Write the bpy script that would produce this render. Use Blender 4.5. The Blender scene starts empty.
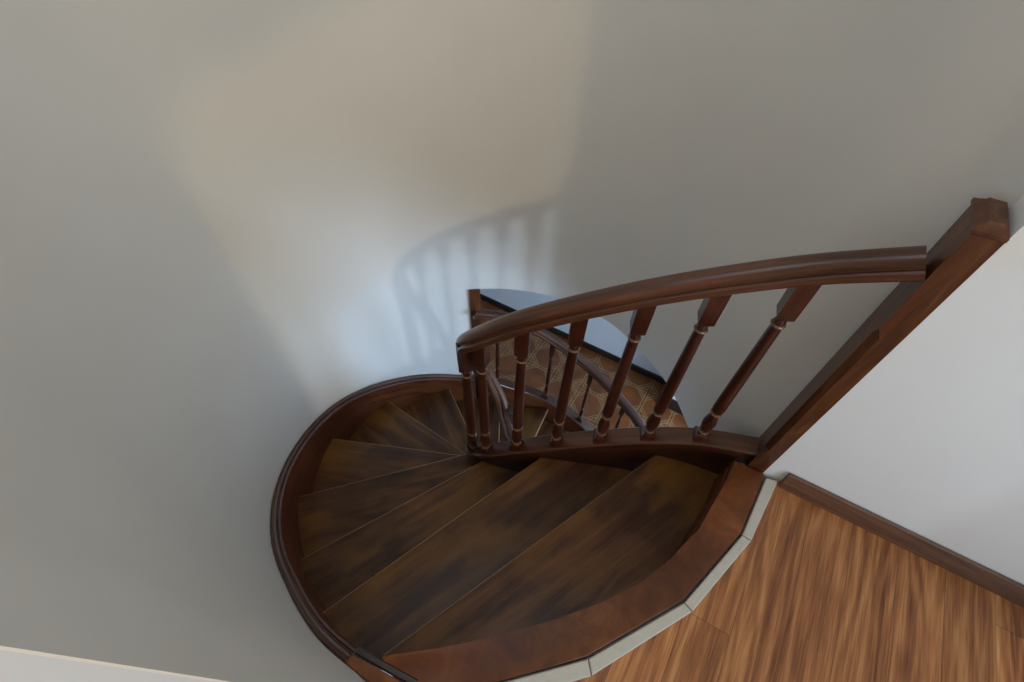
import bpy, bmesh, math, random
from mathutils import Vector, Matrix
from mathutils.geometry import tessellate_polygon

SC = bpy.context.scene
COL = SC.collection
rnd = random.Random(7)

# ------------------------------------------------------------------ camera
PITCH, YAW, ROLL, FPX = math.radians(52.1528), math.radians(29.2502), math.radians(-1.9230), 492.73
fwd = Vector((-math.sin(YAW)*math.cos(PITCH), math.cos(YAW)*math.cos(PITCH), -math.sin(PITCH)))
rgt = Vector((math.cos(YAW), math.sin(YAW), 0))
dwn = fwd.cross(rgt)
c_, s_ = math.cos(ROLL), math.sin(ROLL)
r2 = c_*rgt + s_*dwn
d2 = -s_*rgt + c_*dwn
cam_d = bpy.data.cameras.new('camera')
cam_d.sensor_width = 36.0
cam_d.lens = FPX/1024*36.0
cam_d.clip_start = 0.02
cam = bpy.data.objects.new('camera', cam_d)
COL.objects.link(cam)
cam.matrix_world = Matrix(((r2.x, -d2.x, -fwd.x, 0.0), (r2.y, -d2.y, -fwd.y, 0.0), (r2.z, -d2.z, -fwd.z, 1.6), (0, 0, 0, 1)))
SC.camera = cam

# ------------------------------------------------------------------ light
SC.view_settings.view_transform = 'Standard'
SC.view_settings.look = 'None'
SC.view_settings.gamma = 1.0
SC.view_settings.use_curve_mapping = False
SC.view_settings.exposure = 0.0
world = bpy.data.worlds.new('daylight')
SC.world = world
world.use_nodes = True
wb = world.node_tree.nodes['Background']
wb.inputs[0].default_value = (0.62, 0.76, 1.0, 1)
wb.inputs[1].default_value = 1.0


def area(name, loc, target, sx, sy, power, color):
    d = bpy.data.lights.new(name, 'AREA')
    d.shape = 'RECTANGLE'; d.size = sx; d.size_y = sy
    d.energy = power; d.color = color
    o = bpy.data.objects.new(name, d); COL.objects.link(o)
    o.location = loc
    o.rotation_euler = (Vector(target)-Vector(loc)).to_track_quat('-Z', 'Y').to_euler()
    return o


sun_d = bpy.data.lights.new('low_sun', 'SUN')
sun_d.energy = 0.52
sun_d.angle = math.radians(2.2)
sun_d.color = (0.76, 0.87, 1.0)
sun = bpy.data.objects.new('low_sun', sun_d); COL.objects.link(sun)
SAZ, SEL = math.radians(-30.2), math.radians(28.0)
sun_dir = Vector((-math.cos(SAZ)*math.cos(SEL), -math.sin(SAZ)*math.cos(SEL), -math.sin(SEL)))
sun.rotation_euler = sun_dir.to_track_quat('-Z', 'Y').to_euler()
sun.location = (6, -4, 3)

# daylight entering the hall window (x = 1.7) and the window of the lower room (x = 3.2)
area('hall_window_daylight', (1.84, -0.5, 1.6), (-1.0, -0.5, 1.6), 2.0, 2.6, 33, (0.84, 0.95, 1.0))
area('well_fill_light', (-0.35, 0.35, 3.20), (-0.35, 0.35, 0.0), 1.3, 1.3, 9, (1.0, 0.985, 0.95))  # added lamp above the well, brightens its walls
area('lower_window_daylight', (3.30, 1.6, -1.45), (-1.0, 1.4, -0.7), 1.9, 1.5, 180, (0.54, 0.74, 1.0))

# ------------------------------------------------------------------ helpers
def tag(o, label=None, cat=None, group=None, kind=None):
    if label: o['label'] = label
    if cat: o['category'] = cat
    if group: o['group'] = group
    if kind: o['kind'] = kind
    return o


def empty(name, loc, label, cat, group=None):
    o = bpy.data.objects.new(name, None); COL.objects.link(o)
    o.location = loc; o.empty_display_size = 0.1
    return tag(o, label, cat, group)


def link(name, bm, mat, parent=None, smooth=False, matrix=None, angle=35):
    bmesh.ops.recalc_face_normals(bm, faces=bm.faces)
    me = bpy.data.meshes.new(name)
    bm.to_mesh(me); bm.free()
    me.materials.append(mat)
    if smooth:
        for p in me.polygons: p.use_smooth = True
        me.set_sharp_from_angle(angle=math.radians(angle))
    o = bpy.data.objects.new(name, me); COL.objects.link(o)
    if matrix is not None: o.matrix_world = matrix
    if parent:
        o.parent = parent
        off = parent.location if parent.type == 'EMPTY' else Vector((0, 0, 0))
        o.matrix_parent_inverse = Matrix.Translation(-off)
    return o


def struct(name, bm, mat, **k):
    return tag(link(name, bm, mat, **k), kind='structure')


def catmull(pts, n=8):
    pts = [Vector(p) for p in pts]
    P = [2*pts[0]-pts[1]] + pts + [2*pts[-1]-pts[-2]]
    out = []
    for i in range(1, len(P)-2):
        a, b, c, d = P[i-1:i+3]
        for k in range(n):
            t = k/n
            out.append(0.5*((2*b)+(c-a)*t+(2*a-5*b+4*c-d)*t*t+(3*b-a-3*c+d)*t**3))
    out.append(P[-2].copy())
    return out


def lerp_table(tab, x):
    if x <= tab[0][0]: return tab[0][1]
    for (a, va), (b, vb) in zip(tab, tab[1:]):
        if x <= b: return va+(vb-va)*(x-a)/(b-a)
    return tab[-1][1]


def sweep(path, prof, tilt=False, bm=None):
    """closed profile (lateral, up) swept along path; lateral is the left-hand horizontal normal."""
    bm = bm or bmesh.new()
    uv = bm.loops.layers.uv.verify()
    n = len(path); rings = []; L = [0]
    for i, p in enumerate(path):
        t = (path[min(i+1, n-1)]-path[max(i-1, 0)]).normalized()
        h = Vector((t.x, t.y, 0)).normalized()
        side = Vector((-h.y, h.x, 0))
        up = t.cross(side)*-1 if tilt else Vector((0, 0, 1))
        if up.z < 0: up = -up
        rings.append([bm.verts.new(p+side*u+up*v) for u, v in prof])
        if i: L.append(L[-1]+(p-path[i-1]).length)
    m = len(prof)
    per = [0]
    for j in range(m):
        a, b = prof[j], prof[(j+1) % m]
        per.append(per[-1]+math.hypot(a[0]-b[0], a[1]-b[1]))
    for i in range(n-1):
        for j in range(m):
            k = (j+1) % m
            f = bm.faces.new((rings[i][j], rings[i+1][j], rings[i+1][k], rings[i][k]))
            for lp, (uu, vv) in zip(f.loops, ((L[i], per[j]), (L[i+1], per[j]), (L[i+1], per[j+1]), (L[i], per[j+1]))):
                lp[uv].uv = (uu, vv)
    bm.faces.new(rings[0]); bm.faces.new(rings[-1][::-1])
    return bm


def add_box(bm, lo, hi):
    r = bmesh.ops.create_cube(bm, size=1)
    lo, hi = Vector(lo), Vector(hi)
    for v in r['verts']:
        v.co = Vector((lo[i]+(v.co[i]+.5)*(hi[i]-lo[i]) for i in range(3)))
    return r['verts']


def box(lo, hi, bevel=0.0, seg=2):
    bm = bmesh.new(); add_box(bm, lo, hi)
    if bevel: bmesh.ops.bevel(bm, geom=bm.edges[:], offset=bevel, segments=seg, affect='EDGES', profile=.5)
    return bm


def prism(poly, z0, z1, bevel=0.0, seg=3, holes=()):
    """polygon (counter-clockwise list of x, y) extruded from z0 to z1, top rim bevelled."""
    bm = bmesh.new()
    loops = [[Vector((x, y, 0)) for x, y in poly]] + [[Vector((x, y, 0)) for x, y in h] for h in holes]
    flat = [v for lp in loops for v in lp]
    top = [bm.verts.new((v.x, v.y, z1)) for v in flat]
    bot = [bm.verts.new((v.x, v.y, z0)) for v in flat]
    if holes:
        for a, b, c in tessellate_polygon(loops):
            bm.faces.new((top[a], top[b], top[c])); bm.faces.new((bot[c], bot[b], bot[a]))
    else:
        bm.faces.new(top); bm.faces.new(bot[::-1])
    s = 0
    rim = []
    for lp in loops:
        m = len(lp)
        for j in range(m):
            k = (j+1) % m
            f = bm.faces.new((top[s+j], top[s+k], bot[s+k], bot[s+j]))
            rim.append(bm.edges.get((top[s+j], top[s+k])))
        s += m
    if bevel: bmesh.ops.bevel(bm, geom=rim, offset=bevel, segments=seg, affect='EDGES', profile=.5)
    return bm


def ribbon_wall(pts, z0, z1, thick, flip=1):
    """solid wall whose inner face follows pts."""
    bm = bmesh.new(); n = len(pts); R = []
    for i, p in enumerate(pts):
        a, b = pts[max(i-1, 0)], pts[min(i+1, n-1)]
        t = (Vector((b[0], b[1]))-Vector((a[0], a[1]))).normalized()
        nn = Vector((-t.y, t.x))*flip
        q = Vector((p[0], p[1]))+nn*thick
        R.append([bm.verts.new((p[0], p[1], z0)), bm.verts.new((p[0], p[1], z1)), bm.verts.new((q.x, q.y, z1)), bm.verts.new((q.x, q.y, z0))])
    for i in range(n-1):
        for j in range(4):
            k = (j+1) % 4
            bm.faces.new((R[i][j], R[i+1][j], R[i+1][k], R[i][k]))
    bm.faces.new(R[0]); bm.faces.new(R[-1][::-1])
    return bm


def lathe(bm, prof, seg=20):
    rings = []
    for r, z in prof:
        rings.append([bm.verts.new((r*math.cos(2*math.pi*k/seg), r*math.sin(2*math.pi*k/seg), z)) for k in range(seg)])
    for a, b in zip(rings, rings[1:]):
        for k in range(seg):
            j = (k+1) % seg
            bm.faces.new((a[k], a[j], b[j], b[k]))
    bm.faces.new(rings[0][::-1]); bm.faces.new(rings[-1])


# ------------------------------------------------------------------ materials
def newmat(name):
    m = bpy.data.materials.new(name); m.use_nodes = True
    nt = m.node_tree
    b = nt.nodes['Principled BSDF']
    return m, nt, b


def N(nt, t, **k):
    n = nt.nodes.new(t)
    for a, v in k.items():
        setattr(n, a, v)
    return n


def ramp(nt, stops, interp='LINEAR'):
    r = N(nt, 'ShaderNodeValToRGB'); r.color_ramp.interpolation = interp
    e = r.color_ramp.elements
    e[0].position, e[0].color = stops[0][0], (*stops[0][1], 1)
    e[1].position, e[1].color = stops[-1][0], (*stops[-1][1], 1)
    for p, c in stops[1:-1]:
        q = e.new(p); q.color = (*c, 1)
    return r


def wood(name, dark, mid, light, rough=.3, coord='Object', scale=(3, 40, 40), spec=.5, coat=.0, blotch=1.0):
    m, nt, b = newmat(name); L = nt.links
    tc = N(nt, 'ShaderNodeTexCoord')
    oi = N(nt, 'ShaderNodeObjectInfo')
    mp = N(nt, 'ShaderNodeMapping'); mp.inputs['Scale'].default_value = scale
    add = N(nt, 'ShaderNodeVectorMath', operation='ADD')
    L.new(tc.outputs[coord], add.inputs[0])
    sc = N(nt, 'ShaderNodeVectorMath', operation='SCALE'); sc.inputs['Scale'].default_value = 7.0
    cmb = N(nt, 'ShaderNodeCombineXYZ')
    for i in range(3): L.new(oi.outputs['Random'], cmb.inputs[i])
    L.new(cmb.outputs[0], sc.inputs[0]); L.new(sc.outputs[0], add.inputs[1])
    L.new(add.outputs[0], mp.inputs[0])
    n1 = N(nt, 'ShaderNodeTexNoise'); n1.inputs['Scale'].default_value = 1.0; n1.inputs['Detail'].default_value = 6
    n1.inputs['Roughness'].default_value = .65; n1.inputs['Distortion'].default_value = .6
    L.new(mp.outputs[0], n1.inputs['Vector'])
    r = ramp(nt, [(.32, dark), (.5, mid), (.7, light)])
    L.new(n1.outputs[0], r.inputs[0])
    n2 = N(nt, 'ShaderNodeTexNoise'); n2.inputs['Scale'].default_value = 3.2; n2.inputs['Detail'].default_value = 5
    L.new(add.outputs[0], n2.inputs['Vector'])
    r2_ = ramp(nt, [(.3, (1-.5*blotch,)*3), (.62, (1+.25*blotch,)*3)])
    L.new(n2.outputs[0], r2_.inputs[0])
    mx = N(nt, 'ShaderNodeMix', data_type='RGBA', blend_type='MULTIPLY'); mx.inputs[0].default_value = 1
    L.new(r.outputs[0], mx.inputs[6]); L.new(r2_.outputs[0], mx.inputs[7])
    L.new(mx.outputs[2], b.inputs['Base Color'])
    rr = N(nt, 'ShaderNodeMapRange'); rr.inputs[3].default_value = rough-.06; rr.inputs[4].default_value = rough+.14
    L.new(n2.outputs[0], rr.inputs[0]); L.new(rr.outputs[0], b.inputs['Roughness'])
    bp = N(nt, 'ShaderNodeBump'); bp.inputs['Strength'].default_value = .12; bp.inputs['Distance'].default_value = .002
    L.new(n1.outputs[0], bp.inputs['Height']); L.new(bp.outputs[0], b.inputs['Normal'])
    b.inputs['Specular IOR Level'].default_value = spec
    b.inputs['Coat Weight'].default_value = coat; b.inputs['Coat Roughness'].default_value = .2
    return m


M_TREAD = wood('worn_tread_wood', (.034, .012, .005), (.078, .031, .011), (.15, .068, .020), rough=.32, scale=(1.6, 20, 20), blotch=1.2, spec=.3)
nt = M_TREAD.node_tree; L = nt.links
tc = N(nt, 'ShaderNodeTexCoord'); sp = N(nt, 'ShaderNodeSeparateXYZ'); L.new(tc.outputs['Object'], sp.inputs[0])
ab = N(nt, 'ShaderNodeMath', operation='ABSOLUTE'); L.new(sp.outputs[1], ab.inputs[0])
wear = N(nt, 'ShaderNodeMapRange'); wear.inputs[1].default_value = .003; wear.inputs[2].default_value = .008; wear.inputs[3].default_value = .6; wear.inputs[4].default_value = 0
L.new(ab.outputs[0], wear.inputs[0])
bsd = nt.nodes['Principled BSDF']; src = bsd.inputs['Base Color'].links[0].from_socket
mxw = N(nt, 'ShaderNodeMix', data_type='RGBA'); mxw.inputs[7].default_value = (.36, .21, .11, 1)
L.new(wear.outputs[0], mxw.inputs[0]); L.new(src, mxw.inputs[6]); L.new(mxw.outputs[2], bsd.inputs['Base Color'])
# patches where the varnish has yellowed and darkened
pn = N(nt, 'ShaderNodeTexNoise'); pn.inputs['Scale'].default_value = 4.5; pn.inputs['Detail'].default_value = 4
mp2 = N(nt, 'ShaderNodeMapping'); mp2.inputs['Scale'].default_value = (.7, 1.6, 1)
oi2 = N(nt, 'ShaderNodeObjectInfo'); ad2 = N(nt, 'ShaderNodeVectorMath', operation='ADD'); L.new(tc.outputs['Object'], ad2.inputs[0]); L.new(oi2.outputs['Location'], ad2.inputs[1])
L.new(ad2.outputs[0], mp2.inputs[0]); L.new(mp2.outputs[0], pn.inputs['Vector'])
pr = N(nt, 'ShaderNodeMapRange'); pr.inputs[1].default_value = .48; pr.inputs[2].default_value = .66; pr.inputs[3].default_value = 0; pr.inputs[4].default_value = .65; L.new(pn.outputs[0], pr.inputs[0])
mxp = N(nt, 'ShaderNodeMix', data_type='RGBA'); mxp.inputs[7].default_value = (.185, .082, .013, 1)
L.new(pr.outputs[0], mxp.inputs[0]); L.new(src, mxp.inputs[6]); L.new(mxp.outputs[2], mxw.inputs[6])
M_RAIL = wood('varnished_rail_wood', (.036, .011, .005), (.068, .022, .009), (.115, .042, .018), rough=.3, coord='UV', scale=(3, 60, 60), coat=.25, blotch=.5)
M_RED = wood('reddish_string_wood', (.040, .009, .004), (.10, .026, .008), (.16, .048, .014), rough=.32, coord='UV', scale=(3, 40, 40), blotch=.8)
M_DRED = wood('dark_string_wood', (.022, .006, .003), (.050, .014, .006), (.085, .026, .010), rough=.34, coord='UV', scale=(3, 40, 40), blotch=.7)
M_BAL = wood('dark_red_baluster_wood', (.020, .005, .003), (.045, .010, .005), (.080, .020, .009), rough=.26, scale=(50, 50, 5), coat=.2, blotch=.3)
M_POST = wood('post_wood', (.036, .012, .006), (.085, .028, .010), (.16, .058, .018), rough=.33, scale=(40, 40, 4), blotch=.5)
M_BOARD = wood('orange_landing_wood', (.075, .020, .005), (.125, .037, .009), (.19, .068, .018), rough=.4, scale=(8, 8, 8), blotch=1.0, spec=.3)
M_SKIRT = wood('brown_baseboard_wood', (.07, .032, .018), (.11, .05, .028), (.16, .08, .045), rough=.35, scale=(4, 60, 60), blotch=.3)
M_DARK = wood('dark_skirting_wood', (.010, .006, .005), (.022, .013, .010), (.035, .02, .015), rough=.4, blotch=.3)

# gold-worn rings
M_RING, nt, b = newmat('worn_gilt_ring')
b.inputs['Base Color'].default_value = (.17, .085, .045, 1); b.inputs['Roughness'].default_value = .22
b.inputs['Coat Weight'].default_value = .5


def plaster(name, col, stain=.06, specks=True):
    m, nt, b = newmat(name); L = nt.links
    tc = N(nt, 'ShaderNodeTexCoord')
    n = N(nt, 'ShaderNodeTexNoise'); n.inputs['Scale'].default_value = 1.3; n.inputs['Detail'].default_value = 4
    L.new(tc.outputs['Object'], n.inputs['Vector'])
    r = ramp(nt, [(.3, tuple(c*(1-stain) for c in col)), (.7, col)])
    L.new(n.outputs[0], r.inputs[0])
    src = r.outputs[0]
    if specks:
        v = N(nt, 'ShaderNodeTexVoronoi'); v.inputs['Scale'].default_value = 2.3
        L.new(tc.outputs['Object'], v.inputs['Vector'])
        rs = ramp(nt, [(.012, (.45, .40, .36)), (.022, (1, 1, 1))])
        L.new(v.outputs['Distance'], rs.inputs[0])
        mx = N(nt, 'ShaderNodeMix', data_type='RGBA', blend_type='MULTIPLY'); mx.inputs[0].default_value = 1
        L.new(src, mx.inputs[6]); L.new(rs.outputs[0], mx.inputs[7]); src = mx.outputs[2]
    L.new(src, b.inputs['Base Color'])
    n2 = N(nt, 'ShaderNodeTexNoise'); n2.inputs['Scale'].default_value = 9; n2.inputs['Detail'].default_value = 3
    L.new(tc.outputs['Object'], n2.inputs['Vector'])
    bp = N(nt, 'ShaderNodeBump'); bp.inputs['Strength'].default_value = .12; bp.inputs['Distance'].default_value = .01
    L.new(n2.outputs[0], bp.inputs['Height']); L.new(bp.outputs[0], b.inputs['Normal'])
    b.inputs['Roughness'].default_value = .55
    b.inputs['Specular IOR Level'].default_value = .3
    return m


M_WALL = plaster('off_white_paint', (.68, .675, .645))
M_WHITE = plaster('white_paint', (.77, .80, .82), specks=False)
M_COOL = plaster('pale_cool_paint', (.56, .60, .66), specks=False)
M_CEIL = plaster('ceiling_paint', (.75, .75, .74), specks=False)

# laminate planks running along Y
M_LAM, nt, b = newmat('laminate_planks'); L = nt.links
tc = N(nt, 'ShaderNodeTexCoord')
sep = N(nt, 'ShaderNodeSeparateXYZ'); L.new(tc.outputs['Object'], sep.inputs[0])


def M(op, a, b2=None):
    n = N(nt, 'ShaderNodeMath', operation=op)
    for i, v in enumerate((a, b2)):
        if v is None: continue
        if isinstance(v, (int, float)): n.inputs[i].default_value = v
        else: L.new(v, n.inputs[i])
    return n.outputs[0]


px = M('DIVIDE', M('ADD', sep.outputs[0], 0.065-.46+13.0-.065), .1313)      # plank index; seams at .46 + k*.1313
idx = M('FLOOR', px); fx = M('FRACT', px)
wn = N(nt, 'ShaderNodeTexWhiteNoise', noise_dimensions='1D'); L.new(idx, wn.inputs['W'])
py = M('DIVIDE', M('SUBTRACT', M('ADD', sep.outputs[1], 12.0), .50), 3.0)
# plank joints staggered, one of them at y = .50
off = M('FRACT', M('DIVIDE', M('ADD', idx, .001), 7.0))
pyo = M('ADD', py, off)
idy = M('FLOOR', pyo); fy = M('FRACT', pyo)
wn2 = N(nt, 'ShaderNodeTexWhiteNoise', noise_dimensions='2D')
cb = N(nt, 'ShaderNodeCombineXYZ'); L.new(idx, cb.inputs[0]); L.new(idy, cb.inputs[1]); L.new(cb.outputs[0], wn2.inputs['Vector'])
cb2 = N(nt, 'ShaderNodeCombineXYZ')
L.new(M('ADD', M('MULTIPLY', sep.outputs[0], 17.0), M('MULTIPLY', wn2.outputs[0], 40.0)), cb2.inputs[0])
L.new(M('MULTIPLY', sep.outputs[1], 1.6), cb2.inputs[1]); L.new(M('MULTIPLY', wn2.outputs[0], 9.0), cb2.inputs[2])
nz = N(nt, 'ShaderNodeTexNoise'); nz.inputs['Scale'].default_value = .5; nz.inputs['Detail'].default_value = 2; nz.inputs['Roughness'].default_value = .5
L.new(cb2.outputs[0], nz.inputs['Vector'])
rings = M('ADD', M('MULTIPLY', M('SINE', M('MULTIPLY', nz.outputs[0], 70.0)), .5), .5)
nf = N(nt, 'ShaderNodeTexNoise'); nf.inputs['Scale'].default_value = 1.0; nf.inputs['Detail'].default_value = 5
mpf = N(nt, 'ShaderNodeMapping'); mpf.inputs['Scale'].default_value = (230, 9, 1); L.new(tc.outputs['Object'], mpf.inputs[0]); L.new(mpf.outputs[0], nf.inputs['Vector'])
nw = N(nt, 'ShaderNodeTexNoise'); nw.inputs['Scale'].default_value = 1.0; nw.inputs['Detail'].default_value = 4
mpw = N(nt, 'ShaderNodeMapping'); mpw.inputs['Scale'].default_value = (24, .8, 1); L.new(tc.outputs['Object'], mpw.inputs[0]); L.new(mpw.outputs[0], nw.inputs['Vector'])
tone = M('ADD', M('MULTIPLY', rings, .12), M('ADD', M('MULTIPLY', nf.outputs[0], .42), M('MULTIPLY', nw.outputs[0], .55)))
rl = ramp(nt, [(.36, (.11, .034, .012)), (.54, (.31, .118, .038)), (.74, (.54, .26, .098))])
L.new(tone, rl.inputs[0])
vary = N(nt, 'ShaderNodeMapRange'); vary.inputs[3].default_value = .82; vary.inputs[4].default_value = 1.05; L.new(wn2.outputs[0], vary.inputs[0])
edge = M('MINIMUM', M('MULTIPLY', M('MINIMUM', fx, M('SUBTRACT', 1.0, fx)), .1313), M('MULTIPLY', M('MINIMUM', fy, M('SUBTRACT', 1.0, fy)), 3.0))
seam = N(nt, 'ShaderNodeMapRange'); seam.inputs[1].default_value = .0006; seam.inputs[2].default_value = .0018; seam.inputs[3].default_value = .55; seam.inputs[4].default_value = 1.0
L.new(edge, seam.inputs[0])
tot = M('MULTIPLY', vary.outputs[0], seam.outputs[0])
mx = N(nt, 'ShaderNodeVectorMath', operation='SCALE'); L.new(rl.outputs[0], mx.inputs[0]); L.new(tot, mx.inputs['Scale'])
L.new(mx.outputs[0], b.inputs['Base Color'])
b.inputs['Roughness'].default_value = .38; b.inputs['Specular IOR Level'].default_value = .4

# ceramic tiles of the lower floor: 0.3 m tiles, double line borders and rings round each crossing
M_TILE, nt, b = newmat('terracotta_patterned_tiles'); L = nt.links
tc = N(nt, 'ShaderNodeTexCoord')
sep = N(nt, 'ShaderNodeSeparateXYZ'); L.new(tc.outputs['Object'], sep.inputs[0])
S = .31
fx = M('SUBTRACT', M('FRACT', M('DIVIDE', M('ADD', sep.outputs[0], 20*S+.10), S)), .5)
fy = M('SUBTRACT', M('FRACT', M('DIVIDE', M('ADD', sep.outputs[1], 20*S-2.77), S)), .5)
ax = M('ABSOLUTE', fx); ay = M('ABSOLUTE', fy)          # .5 on the tile's border


def line(v, c, w):
    d = M('ABSOLUTE', M('SUBTRACT', v, c))
    r = N(nt, 'ShaderNodeMapRange'); r.inputs[1].default_value = w*.6; r.inputs[2].default_value = w*1.3; r.inputs[3].default_value = 1; r.inputs[4].default_value = 0
    L.new(d, r.inputs[0]); return r.outputs[0]


mxy = M('MAXIMUM', ax, ay)
diag = M('ADD', ax, ay)
dist = M('POWER', M('ADD', M('POWER', M('SUBTRACT', .5, ax), 2.0), M('POWER', M('SUBTRACT', .5, ay), 2.0)), .5)
lines = M('MAXIMUM', line(mxy, .455, .016), M('MAXIMUM', line(diag, .60, .022), M('MAXIMUM', line(dist, .21, .016), line(diag, .70, .018))))
nn = N(nt, 'ShaderNodeTexNoise'); nn.inputs['Scale'].default_value = 6; nn.inputs['Detail'].default_value = 4
L.new(tc.outputs['Object'], nn.inputs['Vector'])
base = ramp(nt, [(.3, (.13, .040, .011)), (.7, (.25, .078, .019))]); L.new(nn.outputs[0], base.inputs[0])
mx = N(nt, 'ShaderNodeMix', data_type='RGBA'); mx.inputs[7].default_value = (.36, .22, .09, 1)
L.new(M('MULTIPLY', lines, .8), mx.inputs[0]); L.new(base.outputs[0], mx.inputs[6])
gr = N(nt, 'ShaderNodeMapRange'); gr.inputs[1].default_value = .488; gr.inputs[2].default_value = .494; gr.inputs[3].default_value = 1; gr.inputs[4].default_value = .45
L.new(mxy, gr.inputs[0])
m2 = N(nt, 'ShaderNodeVectorMath', operation='SCALE'); L.new(mx.outputs[2], m2.inputs[0]); L.new(gr.outputs[0], m2.inputs['Scale'])
L.new(m2.outputs[0], b.inputs['Base Color']); b.inputs['Roughness'].default_value = .28

M_EDGE, nt, b = newmat('grey_edging_tile'); L = nt.links
tc = N(nt, 'ShaderNodeTexCoord'); nn = N(nt, 'ShaderNodeTexNoise'); nn.inputs['Scale'].default_value = 60; nn.inputs['Detail'].default_value = 4
L.new(tc.outputs['Object'], nn.inputs['Vector'])
r = ramp(nt, [(.3, (.43, .41, .36)), (.7, (.47, .45, .40))]); L.new(nn.outputs[0], r.inputs[0]); L.new(r.outputs[0], b.inputs['Base Color'])
b.inputs['Roughness'].default_value = .4
M_GROUT, nt, b = newmat('pale_grout'); b.inputs['Base Color'].default_value = (.55, .54, .50, 1); b.inputs['Roughness'].default_value = .8
M_FRAME, nt, b = newmat('white_window_frame'); b.inputs['Base Color'].default_value = (.7, .7, .7, 1); b.inputs['Roughness'].default_value = .4
M_GLASS, nt, b = newmat('window_glass')
b.inputs['Base Color'].default_value = (1, 1, 1, 1); b.inputs['Transmission Weight'].default_value = 1; b.inputs['Roughness'].default_value = 0; b.inputs['IOR'].default_value = 1.05

M_TINT, nt, b = newmat('warm_sun_filter'); L = nt.links  # transparent tint that warms sunlight passing the added window sheet
nt.nodes.remove(b)
tr = N(nt, 'ShaderNodeBsdfTransparent'); tr.inputs[0].default_value = (1.0, .80, .54, 1)
L.new(tr.outputs[0], nt.nodes['Material Output'].inputs[0])

# ------------------------------------------------------------------ the stair well
CX, CY = -.60, .80
ZL, ZS, ZC = -2.70, -.35, 3.10          # lower floor, underside of the landing slab, ceiling
WALLR = [(17.5, 1.10), (19, 1.075), (24, .99), (32, .935), (45, .925), (60, .915), (76, .92), (94, .905), (110, .89), (127, .875), (150, .88), (180, .895),
         (200, .90), (220, .90), (240, .895), (255, .885), (265, .89), (274, .905), (280.7, .920), (284.8, .937), (291, .975)]


def smooth_tab(tab):
    p = catmull([(a, r, 0) for a, r in tab], 6)
    return [(q.x, q.y) for q in p]


WALLR = smooth_tab(WALLR)


def wr(a): return lerp_table(WALLR, a)


def pol(a, r):
    return (CX+r*math.cos(math.radians(a)), CY+r*math.sin(math.radians(a)))


def wallpts(a0, a1, step=2.5):
    n = max(2, int(abs(a1-a0)/step))
    return [pol(a0+(a1-a0)*i/n, wr(a0+(a1-a0)*i/n)) for i in range(n+1)]


JAMB = 126.5
left_pts = wallpts(JAMB, 291)
back_pts = wallpts(17.6, JAMB)
struct('wall_left', ribbon_wall(left_pts, ZL, ZC, .12, -1), M_WALL, smooth=True)
struct('wall_back', ribbon_wall(back_pts, ZS, ZC, .12, -1), M_WALL, smooth=True)
wx, wy = pol(291, wr(291))          # the left wall ends here, beside the camera
struct('wall_hall_left', box((wx-.12, -2.6, 0), (wx, wy-.002, ZC)), M_COOL)
# the white wall right of the post
XW = 1.7
struct('wall_right', box((.4235, 1.047, ZS), (XW+.12, 1.15, ZC)), M_WHITE)

# upper hall behind the camera
hall = bmesh.new()
for lo, hi in (((XW, -2.6, 0), (XW+.12, -1.5, ZC)), ((XW, .6, 0), (XW+.12, 1.15, ZC)), ((XW, -1.5, 3.0), (XW+.12, .6, ZC)), ((XW, -1.5, 0), (XW+.12, .6, .12))):
    add_box(hall, lo, hi)
struct('wall_window_side', hall, M_WHITE)
struct('wall_near', box((wx-.12, -2.72, 0), (XW+.12, -2.6, ZC)), M_WHITE)
struct('ceiling', prism([(-1.8, -2.72), (XW+.12, -2.72), (XW+.12, 1.95), (-1.8, 1.95)], ZC, ZC+.1, holes=[[(-1.0, -.3), (-1.0, 1.0), (.3, 1.0), (.3, -.3)]]), M_CEIL)  # opening over the well added for the lamp above it
fr = bmesh.new()
for lo, hi in (((XW+.02, -1.5, .12), (XW+.09, -1.45, 3.0)), ((XW+.02, .55, .12), (XW+.09, .6, 3.0)), ((XW+.02, -1.45, 2.95), (XW+.09, .55, 3.0)), ((XW+.02, -1.45, .12), (XW+.09, .55, .17))):
    add_box(fr, lo, hi)
struct('window_1', fr, M_FRAME)
# added sheet, tints sunlight through the upper and near part of the hall window
cu = bmesh.new()
for lo, hi in (((XW-.030, -1.5, 1.72), (XW-.027, .6, 3.02)), ((XW-.030, -1.5, .05), (XW-.027, -.93, 1.715))):
    add_box(cu, lo, hi)
struct('sun_tint_sheet', cu, M_TINT)
# added unseen sheet by that window, cut to cast a curved shadow edge
dr = [(-1.62, .04), (-1.50, .04), (-1.48, 1.0), (-1.47, 2.2), (-1.45, 2.5), (-1.36, 2.66), (-1.20, 2.76), (-1.12, 2.86), (-1.10, 2.98), (-1.06, 3.06), (-1.62, 3.06)]
dm = bmesh.new(); fa = [dm.verts.new((XW-.055+.012*math.sin(40*y), y, z)) for y, z in dr]; fb = [dm.verts.new((XW-.049+.012*math.sin(40*y), y, z)) for y, z in dr]
dm.faces.new(fa); dm.faces.new(fb[::-1])
for q in range(len(dr)):
    dm.faces.new((fa[q], fb[q], fb[(q+1) % len(dr)], fa[(q+1) % len(dr)]))
struct('shadow_blocker', dm, M_WHITE)

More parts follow.
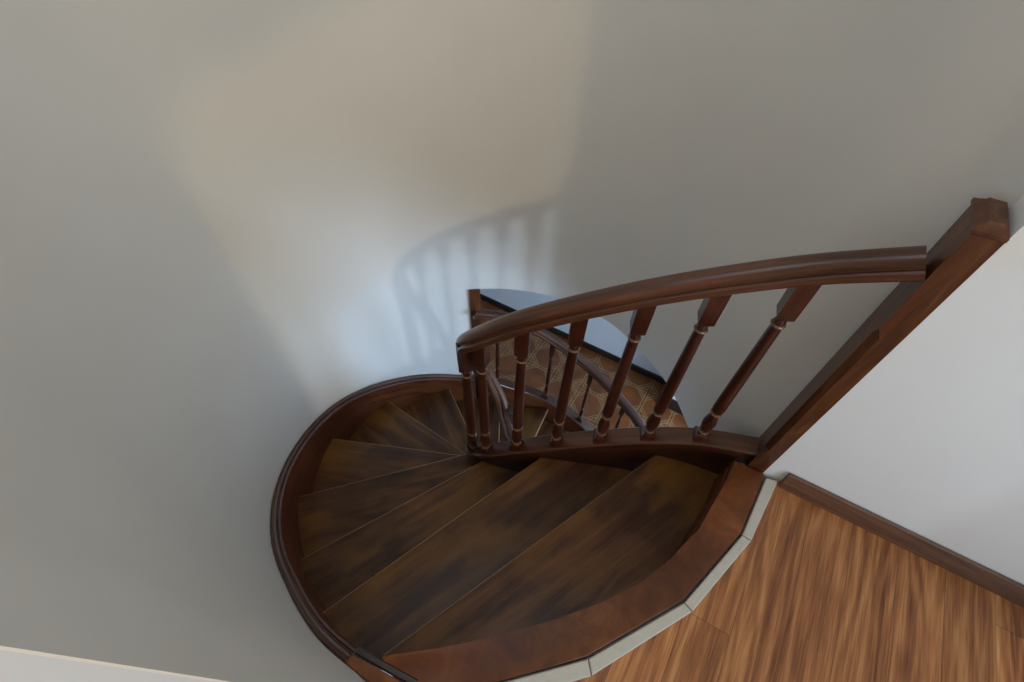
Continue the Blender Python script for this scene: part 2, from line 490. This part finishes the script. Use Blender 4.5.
# floors -------------------------------------------------------------
well = list(back_pts)+list(left_pts[1:])            # 19 .. 291 degrees
bin_ = [(.322, 1.040), (.320, .96), (.311, .887), (.289, .74), (.248, .61), (.187, .498), (.107, .387), (.024, .293), (-.059, .208), (-.143, .13), (-.227, .057), (-.32, -.023), (-.385, -.062)]
tin = [(.434, 1.030), (.414, .796), (.318, .514), (.136, .244), (-.031, .084), (-.215, -.095)]
tout = [(.472, 1.040), (.443, .793), (.346, .504), (.160, .213), (-.005, .050), (-.160, -.105)]
# slab under the landing with the well cut out of it
hole = [(p[0], p[1]) for p in well if not (p[0] > .25 and p[1] < 1.16)]
slab_hole = [(.40, 1.20)] + [pol(a, wr(a)+.05) for a in range(26, 282, 4)] + [(-.40, -.16)] + [(-.30, -.16)] + [(x+.012, y-.008) for x, y in reversed(bin_[:-1])]
struct('trim_slab', prism([(-3.3, -2.72), (3.3, -2.72), (3.3, 3.5), (-3.3, 3.5)], ZS, -.045, holes=[slab_hole[::-1]]), M_WHITE)
# laminate
lam = [(x, y) for x, y in tout] + [(wx, -.11), (wx, -2.6), (XW, -2.6), (XW, 1.047), (.476, 1.047)]
lam_bm = prism(lam[::-1], -.045, 0)
struct('floor', lam_bm, M_LAM)
struct('floor_screed', prism((tout+tin[::-1])[::-1], -.045, -.004), M_GROUT)

# edging tiles ---------------------------------------------------------
tile_labels = ['grey edging tile beside the white wall and the newel post', 'slanting grey edging tile second from the white wall, between two dark joints',
               'longest grey edging tile in view, third from the white wall', None, None]
for i in range(5):
    a, b_, c, d = [Vector(p) for p in (tin[i], tin[i+1], tout[i+1], tout[i])]
    g = .0012
    u1 = (b_-a).normalized()*g; u2 = (c-d).normalized()*g
    pts = [a+u1, b_-u1, c-u2, d+u2]
    bm = prism([tuple(p) for p in pts], -.004, .007, bevel=.004, seg=3)
    o = link('edging_tile', bm, M_EDGE)
    lb = tile_labels[i] or ['grey edging tile fourth from the white wall, cut by the bottom of the photo', 'grey edging tile beside the end of the curved wall, last of the row'][i-3]
    tag(o, lb, 'tile', 'edging tiles round the stair opening')

# baseboard of the white wall (bevelled end at the opening)
bprof = [(0, 0), (0, .070), (-.006, .074), (-.014, .070), (-.020, .045), (-.024, .03), (-.026, 0)]
struct('baseboard_right', sweep([Vector((.480, 1.047, .0005)), Vector((XW, 1.047, .0005))], bprof), M_SKIRT)

# lower room ------------------------------------------------------------
struct('floor_lower', box((-3.3, -1.6, ZL-.1), (3.3, 3.5, ZL)), M_TILE)
YB = 3.27
struct('wall_lower_back', box((-3.3, YB, ZL), (.03, YB+.15, ZS)), M_WHITE)
struct('wall_lower_front', box((-3.3, -1.6, ZL), (3.3, -1.5, ZS)), M_WHITE)
struct('wall_lower_left', box((-3.3, -1.5, ZL), (-3.2, YB, ZS)), M_WHITE)
lw = bmesh.new()
for lo, hi in (((3.2, -1.5, ZL), (3.3, .6, ZS)), ((3.2, 2.6, ZL), (3.3, 3.05, ZS)), ((3.2, .6, ZL), (3.3, 2.6, -2.25)), ((3.2, .6, -.6), (3.3, 2.6, ZS))):
    add_box(lw, lo, hi)
struct('wall_lower_window_side', lw, M_WHITE)
struct('wall_lower_right', box((.03, 3.02, ZL), (3.3, YB+.15, ZS)), M_WHITE)
struct('baseboard_lower_back', box((-3.2, YB-.018, ZL), (.03, YB, ZL+.085), .004), M_DARK)
struct('baseboard_lower_right', box((.012, 3.00, ZL), (3.2, 3.02, ZL+.16), .004), M_DARK)
fr = bmesh.new()
for lo, hi in (((3.22, .6, -2.25), (3.28, .66, -.6)), ((3.22, 2.54, -2.25), (3.28, 2.6, -.6)), ((3.22, .66, -.66), (3.28, 2.54, -.6)), ((3.22, .66, -2.25), (3.28, 2.54, -2.19))):
    add_box(fr, lo, hi)
struct('window_2', fr, M_FRAME)

# ------------------------------------------------------------------ inner string line (plan x, y and height of the base-rail top)
S_PTS = [(.366, 1.092, .070), (.191, 1.066, .004), (.026, 1.017, -.072), (-.128, .956, -.148), (-.281, .890, -.231), (-.427, .830, -.325), (-.562, .797, -.450), (-.640, .810, -.555),
         (-.690, .865, -.66), (-.708, .935, -.80), (-.696, 1.005, -.96), (-.655, 1.055, -.13*9), (-.60, 1.075, -1.34), (-.50, 1.08, -1.50), (-.36, 1.09, -1.60), (-.20, 1.11, -1.70),
         (-.04, 1.12, -1.80), (.12, 1.11, -1.94), (.26, 1.08, -2.10), (.38, 1.045, -2.26)]
S_CURVE = catmull(S_PTS, 6)

# outer line: wall string, height of its top by unwrapped angle
STRZ = [(126, -1.19), (133, -1.165), (158, -.975), (184, -.765), (209, -.60), (226, -.485), (241, -.385), (248, -.33), (255, -.27), (264, -.165), (273, -.055), (279, -.006), (281.5, .0)]
STRZ = smooth_tab(STRZ)


def strz(a): return lerp_table(STRZ, a)


NOSE = [  # outer point, inner point of every nosing (plan), from the top down
    ((-.390, -.034), (.080, 1.005)), ((-.696, -.054), (-.310, .880)), ((-.968, .043), (-.560, .800)), ((-1.265, .241), (-.690, .855)),
    ((-1.444, .592), (-.72, .905)), ((-1.429, 1.004), (-.72, .955)), ((-1.264, 1.381), (-.70, 1.00)), ((-.975, 1.60), (-.66, 1.06)),
    ((-.66, 1.77), (-.585, 1.09)), ((-.36, 1.79), (-.43, 1.10)), ((-.06, 1.73), (-.24, 1.115)), ((.18, 1.58), (-.04, 1.13)), ((.33, 1.38), (.12, 1.12)), ((.42, 1.15), (.26, 1.09))]
RISE = .18


def outer_line(a0, a1, n=6):
    """plan points of the inner face of the wall string between two unwrapped angles"""
    return [pol(a0+(a1-a0)*i/n, wr(a0+(a1-a0)*i/n)-.028) for i in range(n+1)]


def ang(p):
    a = math.degrees(math.atan2(p[1]-CY, p[0]-CX))
    return a if a > 20 else a+360


stair = empty('winding_staircase', (-.6, .8, ZL), 'dark brown wooden winding staircase turning down along the curved wall to the tiled floor', 'staircase')


def nearest_s(p):
    return min(range(len(S_CURVE)), key=lambda i: (S_CURVE[i].x-p[0])**2+(S_CURVE[i].y-p[1])**2)


for k, (O, I) in enumerate(NOSE):
    z = -RISE*(k+1)
    O2, I2 = Vector(O), Vector(I)
    if k < 7: O2 = O2+(O2-I2).normalized()*.004
    dirv = (I2-O2).normalized()
    perp = Vector((-dirv.y, dirv.x))                 # towards the previous (higher) tread or away from it
    if k:
        PO, PI = Vector(NOSE[k-1][0]), Vector(NOSE[k-1][1])
        if k < 8: PO = PO+(PO-PI).normalized()*.004
        if perp.dot((PO+PI)/2-(O2+I2)/2) < 0: perp = -perp
        aO, aP = ang(O), ang(PO)
        if k <= 7 and aP > 120:
            outer = outer_line(ang(O), ang(PO))
        else:
            outer = [tuple(O2+(PO-O2)*i/4) for i in range(5)]
        pd = (PI-PO).normalized(); pp = Vector((-pd.y, pd.x))
        if pp.dot((O2+I2)/2-(PO+PI)/2) > 0: pp = -pp
        back_o, back_i = PO+pp*.03, PI+pp*.018
        i0, i1 = nearest_s(NOSE[k-1][1]), nearest_s(I)
        inner = [(S_CURVE[i].x, S_CURVE[i].y) for i in range(i0, i1)][1::2]
        poly = [tuple(O2)] + outer[1:-1] + [tuple(PO), tuple(back_o), tuple(back_i)] + inner + [tuple(I2)]
    else:
        perp = Vector((.9, -.4))
        inner = [(S_CURVE[i].x, S_CURVE[i].y) for i in range(0, nearest_s(I))][::3]
        poly = [tuple(O2)] + [(x+.03, y-.03) for x, y in reversed(bin_[:-1])] + inner + [tuple(I2)]
    # local frame: X along the nosing so that the grain follows it
    org = (O2+I2)/2
    ax = math.atan2(dirv.y, dirv.x)
    mw = Matrix.Translation((org.x, org.y, z)) @ Matrix.Rotation(ax, 4, 'Z')
    inv = Matrix.Rotation(-ax, 2)
    lp = [tuple(inv @ (Vector(p)-org)) for p in poly]
    if sum(a[0]*b2[1]-b2[0]*a[1] for a, b2 in zip(lp, lp[1:]+lp[:1])) < 0: lp = lp[::-1]
    bm = prism(lp, -.032, 0)
    e = [ed for ed in bm.edges if all(abs(v.co.y) < 1e-4 for v in ed.verts) and abs(ed.verts[0].co.z-ed.verts[1].co.z) < 1e-5]
    bmesh.ops.bevel(bm, geom=e, offset=.009, segments=3, affect='EDGES', profile=.5)
    o = link('tread', bm, M_TREAD, smooth=True, angle=60)
    o.matrix_world = mw
    o.parent = stair; o.matrix_parent_inverse = Matrix.Translation(-Vector(stair.location))
    # riser below this nosing, set back from it
    zb = z-RISE if k < 13 else ZL
    a3, b3 = O2+perp.normalized()*.022+dirv*.004, I2+perp.normalized()*.014
    w = perp.normalized()*.016
    bm = prism([tuple(a3), tuple(b3), tuple(b3+w), tuple(a3+w)], zb+.0005, z-.032)
    link('riser', bm, M_TREAD, stair)

# first riser under the landing board
rb = [Vector((x, y, 0)) for x, y in [(p[0]+.012, p[1]-.010) for p in bin_[:-1]]]
link('riser', sweep(rb, [(-.018, -.18), (0, -.18), (0, -.035), (-.018, -.035)][::-1]), M_RED, stair)

# wall string: a deep board following the wall, with a double-bead moulding on top
wsp = []
for i in range(0, 61):
    a = 127.0+(281.0-127.0)*i/60
    x, y = pol(a, wr(a)-.003)
    wsp.append(Vector((x, y, strz(a))))
ws = link('wall_string', sweep(wsp, [(0, -.44), (.026, -.44), (.026, -.012), (0, -.012)]), M_RED, stair, smooth=True)
mold = [(0, -.012), (.034, -.014), (.038, -.008), (.036, -.001), (.030, .003), (.026, -.001), (.022, -.001), (.020, .006), (.014, .012), (.006, .012), (0, .008)]
link('string_moulding', sweep(wsp, mold), M_RAIL, ws, smooth=True, angle=25)

# landing board round the opening, with the trim piece by the wall
lb = [(p[0], p[1]) for p in bin_[:-2]] + [(-.320, -.023), (-.356, -.036), (-.345, -.052), (-.226, -.038), (-.226, -.086)] + [(x-.004, y+.003) for x, y in reversed(tin[:-1])] + [(.425, 1.043)]
A_ = sum(a[0]*b2[1]-b2[0]*a[1] for a, b2 in zip(lb, lb[1:]+lb[:1]))
if A_ < 0: lb = lb[::-1]
link('landing_board', prism(lb, -.034, .004, bevel=.006), M_BOARD, stair, smooth=True, angle=50)
link('trim_block', prism([(-.427, -.102), (-.252, -.107), (-.232, -.054), (-.33, -.066), (-.424, -.078)], -.034, .006, bevel=.003), M_BOARD, stair)
link('edge_bead', sweep([Vector(p) for p in ((-.420, -.064, -.002), (-.36, -.057, -.002), (-.30, -.049, -.002), (-.232, -.040, -.002))],
                        [(-.011, -.01), (.011, -.01), (.011, .004), (.006, .009), (-.006, .009), (-.011, .004)]), M_DARK, stair, smooth=True)

# inner string under the balustrade
link('inner_string', sweep(S_CURVE, [(-.020, -.32), (.020, -.32), (.020, -.012), (-.020, -.012)]), M_DRED, stair, smooth=True)

# outer string of the lower flight
O_PTS = [(-1.10, 1.500, -1.185), (-1.033, 1.578, -1.25), (-.923, 1.66, -1.345), (-.80, 1.742, -1.435), (-.66, 1.795, -1.515), (-.50, 1.815, -1.59), (-.36, 1.813, -1.65),
         (-.20, 1.79, -1.74), (.0, 1.71, -1.86), (.20, 1.57, -1.99), (.35, 1.37, -2.12), (.44, 1.14, -2.26)]
O_CURVE = catmull(O_PTS, 5)
link('outer_string', sweep(O_CURVE, [(-.018, -.32), (.018, -.32), (.018, -.012), (-.018, -.012)]), M_RED, stair, smooth=True)

# ------------------------------------------------------------------ balusters
def baluster_meshes(L, k=1.0):
    """dark turned baluster: square foot, vase, long tapered shaft, neck, square head. origin at the foot"""
    def sq(bm, pr):
        rings = []
        for h, z in pr:
            rings.append([bm.verts.new((sx*h, sy*h, z)) for sx, sy in ((-1, -1), (1, -1), (1, 1), (-1, 1))])
        for a, b2 in zip(rings, rings[1:]):
            for j in range(4): bm.faces.new((a[j], a[(j+1) % 4], b2[(j+1) % 4], b2[j]))
        bm.faces.new(rings[0][::-1]); bm.faces.new(rings[-1])
    bm = bmesh.new()
    sq(bm, [(.025*k, -.004), (.024*k, .020), (.016*k, .032)])
    lathe(bm, [(.013*k, .026), (.013*k, .050), (.018*k, .062), (.0215*k, .085), (.0225*k, .105), (.020*k, .128), (.0145*k, .150), (.0135*k, .165),
               (.0135*k, .178), (.0195*k, .186), (.0205*k, .20), (.0195*k, .35*L/.75), (.0165*k, L-.19), (.0155*k, L-.172), (.0155*k, L-.148), (.013*k, L-.142), (.013*k, L-.12)], 20)
    sq(bm, [(.013*k, L-.136), (.0215*k, L-.122), (.0225*k, L-.03), (.0225*k, L+.02)])
    bmesh.ops.recalc_face_normals(bm, faces=bm.faces)
    out = []
    todo = [('baluster', bm, M_BAL)]
    for z, r in ((.043, .0200), (.168, .0200), (L-.162, .0200)):
        ring = bmesh.new()
        lathe(ring, [(.012*k, z-.005), (r*k*.9, z-.0045), (r*k, z), (r*k*.9, z+.0045), (.012*k, z+.005)], 20)
        todo.append(('ring', ring, M_RING))
    for nm, q, mt in todo:
        bmesh.ops.recalc_face_normals(q, faces=q.faces)
        me = bpy.data.meshes.new(nm); q.to_mesh(me); q.free(); me.materials.append(mt)
        for p in me.polygons: p.use_smooth = True
        me.set_sharp_from_angle(angle=math.radians(38))
        out.append(me)
    return out


def put_baluster(meshes, parent, loc, rz):
    o = bpy.data.objects.new('baluster', meshes[0]); COL.objects.link(o)
    o.parent = parent; o.location = Vector(loc)-parent.location; o.rotation_euler = (0, 0, rz)
    for me in meshes[1:]:
        r = bpy.data.objects.new('ring', me); COL.objects.link(r); r.parent = o
    return o


_side = [(.022, 0), (.029, .003), (.0335, .009), (.0350, .017), (.0335, .025), (.029, .029), (.024, .030), (.0225, .032), (.0235, .0345), (.0265, .036)]
_top = [(.0275*math.cos(math.pi*i/14), .040+.023*math.sin(math.pi*i/14)**.8) for i in range(0, 15)]
RAIL_PROF = _side + _top + [(-u, v) for u, v in reversed(_side)]
CAP_PROF = [(-.030, -.012), (.030, -.012), (.036, -.006), (.036, .002), (.031, .008), (-.031, .008), (-.036, .002), (-.036, -.006)]

upper = empty('upper_balustrade', (.39, 1.09, 0), 'dark wooden balustrade with turned balusters curving down from the tall post on the white wall', 'balustrade')
L1 = .793
link('base_rail', sweep([p-Vector((0, 0, .008)) for p in S_CURVE], CAP_PROF), M_RAIL, upper, smooth=True, angle=25)
rail_pts = [(.371, 1.078, .897), (.191, 1.066, .797), (.026, 1.017, .717), (-.128, .956, .642), (-.281, .890, .558), (-.427, .830, .462), (-.550, .800, .338), (-.622, .810, .232),
            (-.672, .860, .11), (-.696, .930, -.06), (-.702, .995, -.26), (-.680, 1.045, -.47), (-.640, 1.062, -.65), (-.592, 1.066, -.81), (-.53, 1.068, -.94), (-.455, 1.072, -1.03), (-.36, 1.08, -1.08), (-.20, 1.10, -1.12), (-.04, 1.11, -1.16), (.12, 1.10, -1.26), (.26, 1.07, -1.39), (.38, 1.035, -1.55)]
RC = catmull(rail_pts, 6)
link('handrail', sweep(RC, RAIL_PROF, tilt=True), M_RAIL, upper, smooth=True, angle=25)
bmeshes = baluster_meshes(L1)
for i in list(range(1, 9)) + [12, 14, 16, 18]:
    x, y, z = S_PTS[i]
    q = S_PTS[i+1]; p = S_PTS[i-1]
    put_baluster(bmeshes, upper, (x, y, z), math.atan2(q[1]-p[1], q[0]-p[0]))
# tall half post fixed to the end of the white wall, with a stopped chamfer and a moulded top
pb = bmesh.new()
X0, X1, Y0, Y1 = .370, .423, 1.0465, 1.150
prof_z = [(-.30, 0), (.10, 0), (.13, .016), (.72, .016), (.75, 0), (1.026, 0)]
rings = []
for z, ch in prof_z:
    rings.append([pb.verts.new(v) for v in ((X0+ch, Y0, z), (X1, Y0, z), (X1, Y1, z), (X0, Y1, z), (X0, Y0+ch, z))])
for a, b2 in zip(rings, rings[1:]):
    for j in range(5):
        k = (j+1) % 5
        vs = [a[j], a[k], b2[k], b2[j]]
        if (vs[0].co-vs[1].co).length < 1e-6 and (vs[2].co-vs[3].co).length < 1e-6: continue
        pb.faces.new(vs)
pb.faces.new(rings[0][::-1]); pb.faces.new(rings[-1])
bmesh.ops.remove_doubles(pb, verts=pb.verts, dist=1e-5)
post = link('newel_post', pb, M_POST, upper)
cp = bmesh.new()
rings = []
for z, e in ((1.026, 0), (1.029, .004), (1.036, .004), (1.040, -.002), (1.047, -.010), (1.052, -.012)):
    rings.append([cp.verts.new(v) for v in ((X0-e, Y0-e, z), (X1+max(-e, 0)*-1, Y0-e, z), (X1+max(-e, 0)*-1, Y1+e, z), (X0-e, Y1+e, z))])
for a, b2 in zip(rings, rings[1:]):
    for j in range(4): cp.faces.new((a[j], a[(j+1) % 4], b2[(j+1) % 4], b2[j]))
cp.faces.new(rings[0][::-1]); cp.faces.new(rings[-1])
link('post_cap', cp, M_POST, post)

# ------------------------------------------------------------------ lower balustrade
lower = empty('lower_balustrade', (-.6, 1.8, -1.55), 'smaller wooden balustrade of the lower flight seen over the patterned tile floor', 'balustrade')
L2 = .60
link('base_rail', sweep([p-Vector((0, 0, .008)) for p in O_CURVE], CAP_PROF), M_RAIL, lower, smooth=True, angle=25)
lr = [(-1.105, 1.497, -.555), (-.98, 1.62, -.63), (-.836, 1.715, -.735), (-.65, 1.785, -.865), (-.445, 1.81, -.985), (-.204, 1.775, -1.09), (.016, 1.70, -1.19), (.20, 1.57, -1.33), (.35, 1.37, -1.48), (.44, 1.14, -1.62)]
link('handrail', sweep(catmull(lr, 6), [(u*.9, v*.8) for u, v in RAIL_PROF], tilt=True), M_RAIL, lower, smooth=True, angle=25)


def rail_z(x, y, curve):
    return min(catmull(curve, 6), key=lambda p: (p.x-x)**2+(p.y-y)**2).z


for (x, y) in ((-1.00, 1.602), (-.70, 1.782), (-.42, 1.816), (-.15, 1.775), (.10, 1.65), (.29, 1.46)):
    zc = min(O_CURVE, key=lambda p: (p.x-x)**2+(p.y-y)**2).z
    Lq = rail_z(x, y, lr)-zc
    ms = baluster_meshes(Lq, .72)
    q = min(range(1, len(O_CURVE)-1), key=lambda i: (O_CURVE[i].x-x)**2+(O_CURVE[i].y-y)**2)
    t = O_CURVE[q+1]-O_CURVE[q-1]
    put_baluster(ms, lower, (x, y, zc), math.atan2(t.y, t.x))
# half post closing the end of the curved wall, from the string to the slab
ja = math.radians(JAMB)
jp = Vector(pol(JAMB, wr(JAMB)))
er, et = Vector((math.cos(ja), math.sin(ja))), Vector((math.sin(ja), -math.cos(ja)))
c0 = jp-er*.012
quad = [c0, c0+er*.13, c0+er*.13+et*.06, c0+et*.06]
poly = [tuple(p) for p in quad]
if sum(a[0]*b2[1]-b2[0]*a[1] for a, b2 in zip(poly, poly[1:]+poly[:1])) < 0: poly = poly[::-1]
link('newel_post', prism(poly, -1.50, ZS-.002), M_POST, lower)
